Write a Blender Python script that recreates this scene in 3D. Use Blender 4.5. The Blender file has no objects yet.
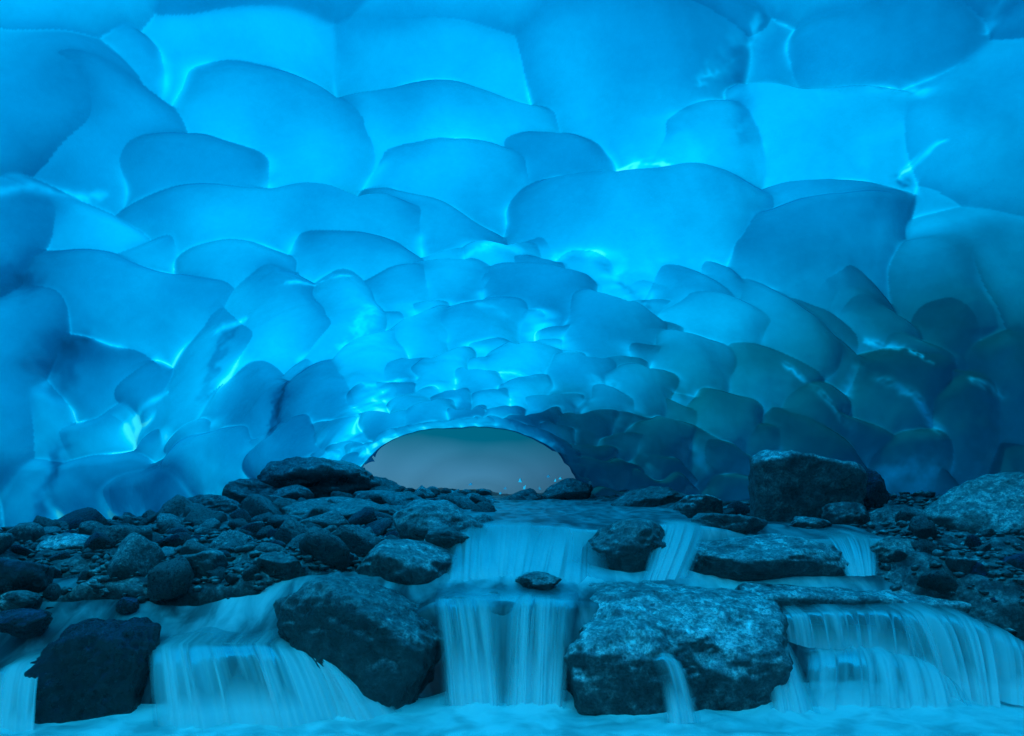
import bpy, bmesh, math, random
import numpy as np
from mathutils import Vector, noise as mnoise

rng = np.random.default_rng(7)
random.seed(7)
scene = bpy.context.scene
C = bpy.context.collection
CAMZ = 1.16; F = 683.0; HY = 480.0

# ------------------------------------------------------------ helpers
def at(px, py, Y):
    """point at distance Y down the cave seen at reference column/row"""
    return np.array([(px-512)/F*Y, Y, CAMZ-(py-HY)/F*Y])

def tag(o, label=None, cat=None, group=None, kind=None):
    if label: o['label'] = label
    if cat: o['category'] = cat
    if group: o['group'] = group
    if kind: o['kind'] = kind
    return o

def empty(name, loc):
    o = bpy.data.objects.new(name, None); C.objects.link(o); o.location = loc
    o.empty_display_size = 0.1
    return o

def mesh_obj(name, V, Fc, mat, smooth=True, parent=None):
    V = np.asarray(V, dtype=np.float32); Fc = np.asarray(Fc, dtype=np.int32)
    me = bpy.data.meshes.new(name)
    me.vertices.add(len(V)); me.vertices.foreach_set('co', V.ravel())
    k = Fc.shape[1]
    me.loops.add(Fc.size); me.loops.foreach_set('vertex_index', Fc.ravel())
    me.polygons.add(len(Fc))
    me.polygons.foreach_set('loop_start', np.arange(0, Fc.size, k, dtype=np.int32))
    me.polygons.foreach_set('loop_total', np.full(len(Fc), k, dtype=np.int32))
    me.update(calc_edges=True)
    if smooth: me.polygons.foreach_set('use_smooth', np.ones(len(Fc), dtype=bool))
    if mat: me.materials.append(mat)
    o = bpy.data.objects.new(name, me); C.objects.link(o)
    if parent: o.parent = parent
    return o

def grid_faces(nr, nc):
    i = np.arange(nr-1)[:, None]*nc + np.arange(nc-1)[None, :]
    i = i.ravel()
    return np.stack([i, i+1, i+nc+1, i+nc], 1)

def attr(o, name, arr):
    a = o.data.attributes.new(name, 'FLOAT', 'POINT')
    a.data.foreach_set('value', np.asarray(arr, dtype=np.float32).ravel())

def set_uv(o, U, V_):
    uv = o.data.uv_layers.new(name='flow')
    idx = np.empty(len(o.data.loops), dtype=np.int32); o.data.loops.foreach_get('vertex_index', idx)
    d = np.stack([np.asarray(U).ravel()[idx], np.asarray(V_).ravel()[idx]], 1).astype(np.float32)
    uv.data.foreach_set('uv', d.ravel())

class SN:
    """smooth pseudo noise, a sum of randomly turned waves, roughly in [-1, 1]"""
    def __init__(s, seed, scale, octs=3, dim=3, n=7):
        r = np.random.default_rng(seed); s.w = []
        for o in range(octs):
            for k in range(n):
                d = r.normal(size=dim); d /= np.linalg.norm(d)
                s.w.append((d*2*np.pi/scale*(2**o)*r.uniform(.6, 1.5), r.uniform(0, 6.28), .55**o))
        s.norm = math.sqrt(sum(a*a for _, _, a in s.w)/2)*1.8
    def __call__(s, P):
        t = 0
        for d, ph, a in s.w: t = t + a*np.sin(P @ d + ph)
        return t/s.norm

def ss(a, b, x):
    t = np.clip((x-a)/(b-a), 0, 1); return t*t*(3-2*t)

# ------------------------------------------------------------ materials
def new_mat(name):
    m = bpy.data.materials.new(name); m.use_nodes = True
    nt = m.node_tree; nt.nodes.clear()
    return m, nt, nt.nodes, nt.links

def N(nt, typ, **kw):
    n = nt.nodes.new(typ)
    for k, v in kw.items():
        if k in n.inputs.keys(): n.inputs[k].default_value = v
        else: setattr(n, k, v)
    return n

def ramp(nt, stops, interp='LINEAR'):
    r = nt.nodes.new('ShaderNodeValToRGB'); r.color_ramp.interpolation = interp
    e = r.color_ramp.elements
    while len(e) < len(stops): e.new(0.5)
    for i, (p, c) in enumerate(stops):
        e[i].position = p; e[i].color = (*c, 1) if len(c) == 3 else c
    return r

def mat_ice():
    m, nt, ns, L = new_mat('glacier_ice')
    out = N(nt, 'ShaderNodeOutputMaterial')
    at_ = N(nt, 'ShaderNodeAttribute', attribute_name='clear')     # transmission colour key, 0..1, painted rims and under-lip shade included
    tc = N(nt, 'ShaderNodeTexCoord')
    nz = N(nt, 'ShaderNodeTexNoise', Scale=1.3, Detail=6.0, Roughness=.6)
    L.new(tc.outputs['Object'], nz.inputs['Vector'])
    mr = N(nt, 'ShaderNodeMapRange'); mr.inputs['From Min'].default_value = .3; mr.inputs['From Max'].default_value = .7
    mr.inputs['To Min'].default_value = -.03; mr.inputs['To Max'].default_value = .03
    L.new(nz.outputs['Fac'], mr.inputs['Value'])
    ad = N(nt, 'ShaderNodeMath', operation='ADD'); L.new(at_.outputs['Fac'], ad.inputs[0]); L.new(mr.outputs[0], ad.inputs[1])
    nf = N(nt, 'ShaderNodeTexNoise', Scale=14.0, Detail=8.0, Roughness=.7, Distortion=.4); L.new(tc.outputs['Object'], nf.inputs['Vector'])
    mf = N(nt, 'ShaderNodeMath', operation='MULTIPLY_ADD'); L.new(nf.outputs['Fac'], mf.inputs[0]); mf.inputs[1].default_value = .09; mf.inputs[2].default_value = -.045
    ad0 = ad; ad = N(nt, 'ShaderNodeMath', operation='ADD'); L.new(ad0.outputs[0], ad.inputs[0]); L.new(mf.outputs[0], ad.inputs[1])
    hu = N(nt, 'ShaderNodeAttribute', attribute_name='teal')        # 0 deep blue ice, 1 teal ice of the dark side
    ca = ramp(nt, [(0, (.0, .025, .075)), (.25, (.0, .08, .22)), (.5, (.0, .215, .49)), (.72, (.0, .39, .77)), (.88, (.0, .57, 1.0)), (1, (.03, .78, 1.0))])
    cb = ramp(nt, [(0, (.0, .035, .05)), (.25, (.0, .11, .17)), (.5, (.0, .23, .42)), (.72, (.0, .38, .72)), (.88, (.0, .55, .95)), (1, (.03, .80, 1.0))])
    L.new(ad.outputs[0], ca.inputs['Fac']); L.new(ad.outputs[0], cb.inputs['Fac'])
    cm = N(nt, 'ShaderNodeMix', data_type='RGBA'); L.new(hu.outputs['Fac'], cm.inputs['Factor']); L.new(ca.outputs['Color'], cm.inputs['A']); L.new(cb.outputs['Color'], cm.inputs['B'])
    # fine ripples in the melted surface
    n2 = N(nt, 'ShaderNodeTexNoise', Scale=9.0, Detail=5.0, Roughness=.55)
    L.new(tc.outputs['Object'], n2.inputs['Vector'])
    bp = N(nt, 'ShaderNodeBump', Strength=.13, Distance=.03)
    L.new(n2.outputs['Fac'], bp.inputs['Height'])
    tr = N(nt, 'ShaderNodeBsdfTranslucent'); L.new(cm.outputs['Result'], tr.inputs['Color']); L.new(bp.outputs['Normal'], tr.inputs['Normal'])
    df = N(nt, 'ShaderNodeBsdfDiffuse'); df.inputs['Color'].default_value = (.0, .42, .72, 1); L.new(bp.outputs['Normal'], df.inputs['Normal'])
    mx = N(nt, 'ShaderNodeMixShader', Fac=.27); L.new(tr.outputs[0], mx.inputs[1]); L.new(df.outputs[0], mx.inputs[2])
    gl = N(nt, 'ShaderNodeBsdfGlossy', Roughness=.10); gl.inputs['Color'].default_value = (.25, .9, 1, 1); L.new(bp.outputs['Normal'], gl.inputs['Normal'])
    fr = N(nt, 'ShaderNodeFresnel', IOR=1.31); L.new(bp.outputs['Normal'], fr.inputs['Normal'])
    m2 = N(nt, 'ShaderNodeMixShader'); L.new(fr.outputs[0], m2.inputs[0]); L.new(mx.outputs[0], m2.inputs[1]); L.new(gl.outputs[0], m2.inputs[2])
    L.new(m2.outputs[0], out.inputs['Surface'])
    return m

def mat_rock(name, dark, light, scale=5.0, wet=.45, bump=.6, rough=.45, toplight=2.5):
    m, nt, ns, L = new_mat(name)
    out = N(nt, 'ShaderNodeOutputMaterial'); b = N(nt, 'ShaderNodeBsdfPrincipled')
    tc = N(nt, 'ShaderNodeTexCoord'); oi = N(nt, 'ShaderNodeObjectInfo')
    va = N(nt, 'ShaderNodeVectorMath', operation='ADD')
    L.new(tc.outputs['Object'], va.inputs[0])
    sc = N(nt, 'ShaderNodeVectorMath', operation='SCALE'); sc.inputs['Scale'].default_value = 13.0
    cx = N(nt, 'ShaderNodeCombineXYZ'); L.new(oi.outputs['Random'], cx.inputs[0]); L.new(oi.outputs['Random'], cx.inputs[1])
    L.new(cx.outputs[0], sc.inputs[0]); L.new(sc.outputs[0], va.inputs[1])
    n1 = N(nt, 'ShaderNodeTexNoise', Scale=scale, Detail=10.0, Roughness=.68, Distortion=.3); L.new(va.outputs[0], n1.inputs['Vector'])
    n2 = N(nt, 'ShaderNodeTexNoise', Scale=scale*14, Detail=6.0, Roughness=.75); L.new(va.outputs[0], n2.inputs['Vector'])
    n3 = N(nt, 'ShaderNodeTexVoronoi', Scale=scale*2.6, feature='DISTANCE_TO_EDGE'); L.new(va.outputs[0], n3.inputs['Vector'])
    cr = ramp(nt, [(.32, dark), (.68, light)]); L.new(n1.outputs['Fac'], cr.inputs['Fac'])
    sp = ramp(nt, [(.38, (.45, .45, .45)), (.62, (1.35, 1.35, 1.35))]); L.new(n2.outputs['Fac'], sp.inputs['Fac'])
    n4 = N(nt, 'ShaderNodeTexNoise', Scale=scale*4, Detail=5.0, Roughness=.72, Distortion=.15); L.new(va.outputs[0], n4.inputs['Vector'])
    s4 = ramp(nt, [(.36, (.4, .4, .45)), (.5, (.9, .9, .9)), (.66, (1.9, 1.9, 1.8))]); L.new(n4.outputs['Fac'], s4.inputs['Fac'])
    mv = N(nt, 'ShaderNodeMix', data_type='RGBA', blend_type='MULTIPLY'); mv.inputs['Factor'].default_value = 1
    L.new(cr.outputs['Color'], mv.inputs['A']); L.new(s4.outputs['Color'], mv.inputs['B'])
    mu = N(nt, 'ShaderNodeMix', data_type='RGBA', blend_type='MULTIPLY'); mu.inputs['Factor'].default_value = 1
    L.new(mv.outputs['Result'], mu.inputs['A']); L.new(sp.outputs['Color'], mu.inputs['B'])
    hv = N(nt, 'ShaderNodeMapRange'); hv.inputs['To Min'].default_value = .55; hv.inputs['To Max'].default_value = 1.35
    L.new(oi.outputs['Random'], hv.inputs['Value'])
    m3 = N(nt, 'ShaderNodeVectorMath', operation='SCALE'); L.new(mu.outputs['Result'], m3.inputs[0]); L.new(hv.outputs[0], m3.inputs['Scale'])
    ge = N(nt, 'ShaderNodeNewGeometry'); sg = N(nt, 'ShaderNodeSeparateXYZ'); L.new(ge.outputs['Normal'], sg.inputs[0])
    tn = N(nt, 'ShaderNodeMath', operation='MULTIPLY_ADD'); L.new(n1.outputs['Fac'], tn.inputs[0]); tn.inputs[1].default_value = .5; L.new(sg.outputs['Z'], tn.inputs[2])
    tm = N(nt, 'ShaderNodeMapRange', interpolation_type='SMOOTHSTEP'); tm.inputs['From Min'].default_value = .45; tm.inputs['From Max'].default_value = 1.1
    tm.inputs['To Min'].default_value = .30; tm.inputs['To Max'].default_value = toplight; L.new(tn.outputs[0], tm.inputs['Value'])  # light from above painted in: upward faces lightened, sides darkened
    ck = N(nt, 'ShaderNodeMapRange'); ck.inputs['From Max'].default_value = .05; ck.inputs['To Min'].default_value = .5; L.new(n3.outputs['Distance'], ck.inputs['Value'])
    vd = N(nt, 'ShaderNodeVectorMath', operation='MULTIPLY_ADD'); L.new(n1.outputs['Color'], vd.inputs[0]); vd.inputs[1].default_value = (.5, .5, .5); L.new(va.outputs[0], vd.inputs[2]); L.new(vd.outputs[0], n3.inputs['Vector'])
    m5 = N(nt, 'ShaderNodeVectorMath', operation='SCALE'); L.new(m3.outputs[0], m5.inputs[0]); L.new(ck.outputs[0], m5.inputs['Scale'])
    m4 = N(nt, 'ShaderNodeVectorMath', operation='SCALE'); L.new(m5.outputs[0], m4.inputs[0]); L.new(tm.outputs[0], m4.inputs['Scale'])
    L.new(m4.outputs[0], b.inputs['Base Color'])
    rr = N(nt, 'ShaderNodeMapRange'); rr.inputs['From Min'].default_value = .3; rr.inputs['From Max'].default_value = .7
    rr.inputs['To Min'].default_value = rough-.22; rr.inputs['To Max'].default_value = rough+.2
    L.new(n1.outputs['Fac'], rr.inputs['Value']); L.new(rr.outputs[0], b.inputs['Roughness'])
    b.inputs['Specular IOR Level'].default_value = wet
    ha = N(nt, 'ShaderNodeMath', operation='MULTIPLY'); ha.inputs[1].default_value = .35; L.new(n2.outputs['Fac'], ha.inputs[0])
    hc = N(nt, 'ShaderNodeMath', operation='MULTIPLY_ADD'); L.new(n4.outputs['Fac'], hc.inputs[0]); hc.inputs[1].default_value = .5; L.new(ha.outputs[0], hc.inputs[2])
    hb = N(nt, 'ShaderNodeMath', operation='ADD'); L.new(n1.outputs['Fac'], hb.inputs[0]); L.new(hc.outputs[0], hb.inputs[1])
    bp = N(nt, 'ShaderNodeBump', Strength=bump, Distance=.05); L.new(hb.outputs[0], bp.inputs['Height'])
    L.new(bp.outputs['Normal'], b.inputs['Normal'])
    L.new(b.outputs[0], out.inputs['Surface'])
    return m

def mat_fall(name, lo=.30, hi=.66, fu=20., fv=.30, dens=1.25):
    """aerated water, strands run along the flow (v); 'veil' fades it out at its thin edges"""
    m, nt, ns, L = new_mat(name)
    out = N(nt, 'ShaderNodeOutputMaterial')
    uv = N(nt, 'ShaderNodeUVMap', uv_map='flow')
    mp = N(nt, 'ShaderNodeMapping'); mp.inputs['Scale'].default_value = (fu, fv, 1); L.new(uv.outputs[0], mp.inputs['Vector'])
    n1 = N(nt, 'ShaderNodeTexNoise', Scale=1.0, Detail=2.0, Roughness=.5); L.new(mp.outputs[0], n1.inputs['Vector'])
    mp2 = N(nt, 'ShaderNodeMapping'); mp2.inputs['Scale'].default_value = (fu*.13, fv*1.3, 1); L.new(uv.outputs[0], mp2.inputs['Vector'])
    n2 = N(nt, 'ShaderNodeTexNoise', Scale=1.0, Detail=2.0); L.new(mp2.outputs[0], n2.inputs['Vector'])
    hf = N(nt, 'ShaderNodeMath', operation='MULTIPLY_ADD'); hf.inputs[1].default_value = .42; L.new(n1.outputs['Fac'], hf.inputs[0])
    hg = N(nt, 'ShaderNodeMath', operation='MULTIPLY'); hg.inputs[1].default_value = .58; L.new(n2.outputs['Fac'], hg.inputs[0]); L.new(hg.outputs[0], hf.inputs[2])
    mr = N(nt, 'ShaderNodeMapRange', interpolation_type='SMOOTHSTEP')
    mr.inputs['From Min'].default_value = lo; mr.inputs['From Max'].default_value = hi
    L.new(hf.outputs[0], mr.inputs['Value'])
    ve = N(nt, 'ShaderNodeAttribute', attribute_name='veil')
    fo = N(nt, 'ShaderNodeAttribute', attribute_name='foam')
    a1 = N(nt, 'ShaderNodeMath', operation='MAXIMUM'); L.new(mr.outputs[0], a1.inputs[0]); L.new(fo.outputs['Fac'], a1.inputs[1])
    a2 = N(nt, 'ShaderNodeMath', operation='MULTIPLY'); L.new(a1.outputs[0], a2.inputs[0]); L.new(ve.outputs['Fac'], a2.inputs[1])
    a3 = N(nt, 'ShaderNodeMath', operation='MULTIPLY', use_clamp=True); L.new(a2.outputs[0], a3.inputs[0]); a3.inputs[1].default_value = dens
    df = N(nt, 'ShaderNodeBsdfDiffuse'); df.inputs['Color'].default_value = (.9, .93, .95, 1)
    tl = N(nt, 'ShaderNodeBsdfTranslucent'); tl.inputs['Color'].default_value = (.9, .93, .95, 1)
    m1 = N(nt, 'ShaderNodeMixShader', Fac=.3); L.new(df.outputs[0], m1.inputs[1]); L.new(tl.outputs[0], m1.inputs[2])
    # the clear water between the strands: see-through with a wet sheen
    tp = N(nt, 'ShaderNodeBsdfTransparent'); tp.inputs['Color'].default_value = (.75, .9, .92, 1)
    gl = N(nt, 'ShaderNodeBsdfGlossy', Roughness=.25)
    bp = N(nt, 'ShaderNodeBump', Strength=.3, Distance=.02); L.new(hf.outputs[0], bp.inputs['Height']); L.new(bp.outputs['Normal'], gl.inputs['Normal'])
    L.new(bp.outputs['Normal'], df.inputs['Normal'])
    fr = N(nt, 'ShaderNodeFresnel', IOR=1.33)
    fe = N(nt, 'ShaderNodeMath', operation='MULTIPLY'); L.new(fr.outputs[0], fe.inputs[0]); L.new(ve.outputs['Fac'], fe.inputs[1])
    m2 = N(nt, 'ShaderNodeMixShader'); L.new(fe.outputs[0], m2.inputs[0]); L.new(tp.outputs[0], m2.inputs[1]); L.new(gl.outputs[0], m2.inputs[2])
    m3 = N(nt, 'ShaderNodeMixShader'); L.new(a3.outputs[0], m3.inputs[0]); L.new(m2.outputs[0], m3.inputs[1]); L.new(m1.outputs[0], m3.inputs[2])
    L.new(m3.outputs[0], out.inputs['Surface'])
    return m

def mat_pool():
    """milky glacial melt water; foam attribute = aerated white"""
    m, nt, ns, L = new_mat('melt_water')
    out = N(nt, 'ShaderNodeOutputMaterial'); b = N(nt, 'ShaderNodeBsdfPrincipled')
    uv = N(nt, 'ShaderNodeUVMap', uv_map='flow')
    mp = N(nt, 'ShaderNodeMapping'); mp.inputs['Scale'].default_value = (7, 2.2, 1); L.new(uv.outputs[0], mp.inputs['Vector'])
    n1 = N(nt, 'ShaderNodeTexNoise', Scale=1.0, Detail=4.0, Roughness=.5, Distortion=.6); L.new(mp.outputs[0], n1.inputs['Vector'])
    fo = N(nt, 'ShaderNodeAttribute', attribute_name='foam')
    a = N(nt, 'ShaderNodeMath', operation='ADD'); L.new(fo.outputs['Fac'], a.inputs[0])
    mr = N(nt, 'ShaderNodeMapRange'); mr.inputs['From Min'].default_value = .35; mr.inputs['From Max'].default_value = .65
    mr.inputs['To Min'].default_value = -.22; mr.inputs['To Max'].default_value = .22
    L.new(n1.outputs['Fac'], mr.inputs['Value']); L.new(mr.outputs[0], a.inputs[1])
    cr = ramp(nt, [(0, (.03, .06, .07)), (.2, (.14, .2, .22)), (.45, (.36, .45, .48)), (1, (.95, .97, .98))]); L.new(a.outputs[0], cr.inputs['Fac'])
    L.new(cr.outputs['Color'], b.inputs['Base Color'])
    b.inputs['Roughness'].default_value = .28; b.inputs['IOR'].default_value = 1.33
    bp = N(nt, 'ShaderNodeBump', Strength=.18, Distance=.03); L.new(n1.outputs['Fac'], bp.inputs['Height']); L.new(bp.outputs['Normal'], b.inputs['Normal'])
    L.new(b.outputs[0], out.inputs['Surface'])
    return m

def mat_far_wall():
    m, nt, ns, L = new_mat('hazy_far_wall')
    out = N(nt, 'ShaderNodeOutputMaterial'); b = N(nt, 'ShaderNodeBsdfPrincipled', Roughness=.9)
    tc = N(nt, 'ShaderNodeTexCoord'); sx = N(nt, 'ShaderNodeSeparateXYZ'); L.new(tc.outputs['Object'], sx.inputs[0])
    nz = N(nt, 'ShaderNodeTexNoise', Scale=.25, Detail=3.0); L.new(tc.outputs['Object'], nz.inputs['Vector'])
    a = N(nt, 'ShaderNodeMath', operation='ADD'); L.new(sx.outputs['Z'], a.inputs[0]); L.new(nz.outputs['Fac'], a.inputs[1])
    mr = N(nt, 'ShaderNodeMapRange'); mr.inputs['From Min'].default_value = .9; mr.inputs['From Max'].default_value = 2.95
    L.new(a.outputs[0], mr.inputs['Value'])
    cr = ramp(nt, [(0, (.052, .18, .27)), (.5, (.030, .135, .22)), (1, (.0, .07, .115))]); L.new(mr.outputs[0], cr.inputs['Fac'])  # grey daylight haze painted low on the wall, teal ice above
    L.new(cr.outputs['Color'], b.inputs['Base Color']); tl = N(nt, 'ShaderNodeBsdfTranslucent'); L.new(cr.outputs['Color'], tl.inputs['Color']); L.new(tl.outputs[0], out.inputs['Surface'])
    return m

ICE = mat_ice()
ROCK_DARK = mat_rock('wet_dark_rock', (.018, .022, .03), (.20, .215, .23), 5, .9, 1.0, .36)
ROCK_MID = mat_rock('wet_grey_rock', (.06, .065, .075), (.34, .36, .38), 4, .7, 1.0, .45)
ROCK_PALE = mat_rock('pale_granite', (.16, .165, .17), (.34, .35, .36), 6, .6, 1.0, .5, toplight=2.6)
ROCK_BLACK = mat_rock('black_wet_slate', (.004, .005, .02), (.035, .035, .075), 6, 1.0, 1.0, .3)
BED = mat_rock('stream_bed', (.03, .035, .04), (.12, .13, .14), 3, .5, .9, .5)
FALL = mat_fall('falling_water')
FALL_SOFT = mat_fall('soft_foaming_water', .30, .68, 7., .9)
FALL_FILM = mat_fall('film_of_water', .25, .85, 14., .3, .6)
FALL_THIN = mat_fall('thin_falling_water', .36, .72, 24, .3)
POOL = mat_pool()
FARWALL = mat_far_wall()
SPLINT = bpy.data.materials.new('clear_splinter'); SPLINT.use_nodes = True
_b = SPLINT.node_tree.nodes['Principled BSDF']; _b.inputs['Base Color'].default_value = (.9, .95, 1, 1); _b.inputs['Roughness'].default_value = .1
_b.inputs['Metallic'].default_value = .6

# ------------------------------------------------------------ ice vault
KY = [-9, -4, 0, 3, 6, 7.4, 10, 12, 14, 14.6]
XL = [-7.5, -7.2, -6.6, -5.7, -4.75, -4.2, -3.95, -3.8, -3.45, -3.4]
XR = [7.5, 7.2, 6.6, 5.8, 4.9, 4.6, 3.6, 2.5, 1.45, 1.3]
TOP = [5.9, 5.6, 5.2, 4.65, 4.05, 3.7, 3.05, 2.62, 2.25, 2.2]  # unseen roof behind the camera raised to catch more sun
def smooth_interp(y, xs, ys):
    return sum(np.interp(y+d, xs, ys)*w for d, w in ((-.8, .15), (-.4, .2), (0, .3), (.4, .2), (.8, .15)))

def vault(Y, th):
    xl = smooth_interp(Y, KY, XL); xr = smooth_interp(Y, KY, XR); top = smooth_interp(Y, KY, TOP)
    xc = (xl+xr)/2; w = (xr-xl)/2; f = .35
    n = 2/2.35
    c = np.cos(th); s = np.sin(th)
    x = xc - w*np.sign(c)*np.abs(c)**n
    z = f + (top-f)*np.abs(s)**n
    return np.stack([x, Y+0*x, z], -1)

ys = list(np.linspace(-9, 3.4, 70)[:-1])
y = 3.4
while y < 14.25:
    ys.append(y); y += max(.0085, y*.0019)
ys = np.array(ys); NR = len(ys)
th0 = np.linspace(0, math.pi, 4001)
c0 = vault(np.full(4001, 7.), th0); arc = np.concatenate([[0], np.cumsum(np.linalg.norm(np.diff(c0, axis=0), axis=1))])
NC = 1400
th = np.interp(np.linspace(0, arc[-1], NC), arc, th0)
YY, TT = np.meshgrid(ys, th, indexing='ij')
P = vault(YY, TT)                                        # NR x NC x 3
def normals(P):
    du = np.gradient(P, axis=1); dv = np.gradient(P, axis=0)
    n = np.cross(dv, du); n /= np.linalg.norm(n, axis=-1, keepdims=True)+1e-9
    return n
n0 = normals(P)
cen = np.array([0, 0, 1.2]); 
mid = P[NR//2, NC//2]
if n0[NR//2, NC//2, 2] < 0: n0 = -n0                       # outward = up

# rows/cols of every wall point in the reference, used only to find where a scallop sits on the wall
Pf = P.reshape(-1, 3); nf = n0.reshape(-1, 3)
pxs = 512+Pf[:, 0]/np.maximum(Pf[:, 1], .3)*F; pys = HY-(Pf[:, 2]-CAMZ)/np.maximum(Pf[:, 1], .3)*F
front = Pf[:, 1] > 2.0
sub = np.where(front)[0][::7]
spx, spy = pxs[sub], pys[sub]   # every fifth point
def on_wall(px, py):
    d = (spx-px)**2+(spy-py)**2; k = np.argmin(d)
    return sub[k], math.sqrt(d[k])

# scallops: column, row, half width, half height, tilt (degrees, + = falls to the right)
CELLS = [
 (55, 8, 90, 42, 5), (62, 138, 128, 78, 14), (135, 62, 62, 30, 18), (238, 38, 112, 72, 12), (446, 58, 112, 56, 0),
 (278, 138, 96, 58, 16), (200, 192, 98, 44, 0), (440, 132, 112, 38, 5), (452, 178, 92, 32, 5), (55, 240, 98, 44, 16),
 (298, 228, 152, 46, 3), (440, 222, 66, 26, 22), (635, 75, 122, 128, -20), (565, 168, 48, 30, 0), (745, 20, 60, 50, -40),
 (905, 48, 130, 62, -15), (1010, -20, 90, 60, 0), (850, 142, 120, 52, 4), (680, 158, 92, 46, 0), (640, 232, 135, 52, 3),
 (985, 192, 92, 62, 10), (830, 200, 85, 26, 5), (812, 258, 108, 62, -12), (985, 295, 120, 80, -10), (955, 338, 58, 52, 0),
 (1030, 400, 90, 75, 0), (145, 316, 122, 52, 5), (-10, 300, 50, 36, 10), (105, 378, 74, 42, -5), (10, 362, 44, 34, 0),
 (330, -25, 90, 40, 0), (150, -55, 110, 50, 0), (560, -60, 100, 60, 0), (800, -50, 120, 60, 0), (-50, 60, 60, 90, 0), (-60, 190, 60, 70, 0),
 (1080, 110, 70, 70, 0), (1090, 260, 70, 80, 0),
 # left wall
 (30, 430, 60, 55, 5), (160, 402, 34, 40, -50), (95, 440, 42, 30, -20), (30, 500, 52, 50, -15), (108, 492, 62, 38, -8),
 (215, 372, 40, 80, 38), (275, 340, 55, 80, 45), (330, 330, 44, 62, 50), (255, 410, 44, 56, 40), (170, 505, 52, 34, -25),
 (225, 470, 56, 34, -32), (290, 455, 46, 24, -35), (320, 405, 46, 34, -30), (350, 270, 80, 32, 8), (245, 290, 70, 34, 0),
 # central small ones
 (395, 300, 46, 28, -8), (450, 285, 44, 24, 0), (500, 262, 48, 24, 0), (600, 272, 52, 24, 8), (555, 250, 40, 20, 0),
 (540, 300, 60, 28, 5), (680, 272, 38, 22, 5), (690, 300, 60, 26, 25), (610, 330, 62, 32, 20), (720, 330, 66, 34, 25),
 (780, 345, 64, 40, 38), (690, 370, 56, 34, 22), (760, 385, 56, 44, 30), (480, 330, 52, 24, -5), (420, 340, 44, 24, -15),
 (370, 370, 52, 26, -25), (440, 372, 40, 20, -15), (520, 368, 44, 20, 0), (580, 378, 40, 22, 8), (640, 395, 42, 26, 15),
 (830, 300, 66, 38, 38), (865, 335, 50, 32, 25), (890, 400, 66, 58, 10), (800, 420, 46, 44, 30), (720, 420, 44, 34, 25),
 (905, 470, 50, 46, 0), (965, 425, 56, 60, -10), (660, 440, 38, 30, 10),
]
for k in range(22):
    a_ = math.pi*(k+.5)/22
    CELLS.append((462-118*math.cos(a_), 489-66*math.sin(a_)**.8, 15, 7, -35*math.cos(a_)))
for k in range(11):
    CELLS.append((185+k*17, 500-k*5.2+4*math.sin(k*2.1), 17, 8, -22))
HAND = len(CELLS)
def want_r(px, py):
    """half width of the scallops around here"""
    d = math.hypot((px-480)*.55, (py-440))
    return 22 + d*.14
tries = 0
while tries < 9000:
    tries += 1
    px = random.uniform(100, 960); py = random.uniform(250, 520)
    r = want_r(px, py)*random.uniform(.75, 1.25)
    ok = True
    for k, (a, b, rx, ry, t) in enumerate(CELLS):
        f = (.74 if rx > 80 else .5) if k < HAND else .66
        dx, dy = px-a, py-b
        lim = f*(1.0 if k < HAND else 1)
        if k < HAND:
            tt = math.radians(t); u = dx*math.cos(tt)+dy*math.sin(tt); v = -dx*math.sin(tt)+dy*math.cos(tt)
            if (u/(rx*f+r*.45))**2+(v/(ry*f+r*.3))**2 < 1: ok = False; break
        else:
            if (dx/(rx*f+r*f))**2+(dy/(ry*f+r*.42*f))**2 < 1: ok = False; break
    if ok:
        r *= 1+.5*ss(680, 820, px)
        tilt = -28*ss(520, 260, px)+30*ss(560, 760, px)
        CELLS.append((px, py, r, r*random.uniform(.30, .42), float(tilt)+random.uniform(-10, 10)))
sites = []
for k, (px, py, rx, ry, t) in enumerate(CELLS):
    i, e = on_wall(px, py)
    if e > 12: continue
    t = math.radians(t)
    ja, ea = on_wall(px+rx*.5*math.cos(t), py+rx*.5*math.sin(t)); jb, eb = on_wall(px-ry*.5*math.sin(t), py+ry*.5*math.cos(t))
    A = (Pf[ja]-Pf[i])*2; B = (Pf[jb]-Pf[i])*2; n = nf[i]
    A -= n*(A@n); B -= n*(B@n)
    la, lb = np.linalg.norm(A), np.linalg.norm(B)
    la_m = rx/F*Pf[i, 1]; lb_m = ry/F*Pf[i, 1]
    if la < 1e-3 or lb < 1e-3: continue
    A *= np.clip(la, .8*la_m, 1.9*la_m)/la; B *= np.clip(lb, lb_m, 2.6*lb_m)/lb
    M = np.stack([A, B, n*max(la, lb)*1.2], 1)
    if abs(np.linalg.det(M)) < 1e-5: continue
    R = math.sqrt(np.linalg.norm(A)*np.linalg.norm(B))
    sites.append((Pf[i].copy(), np.linalg.inv(M), R, max(np.linalg.norm(A), np.linalg.norm(B))))
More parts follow.
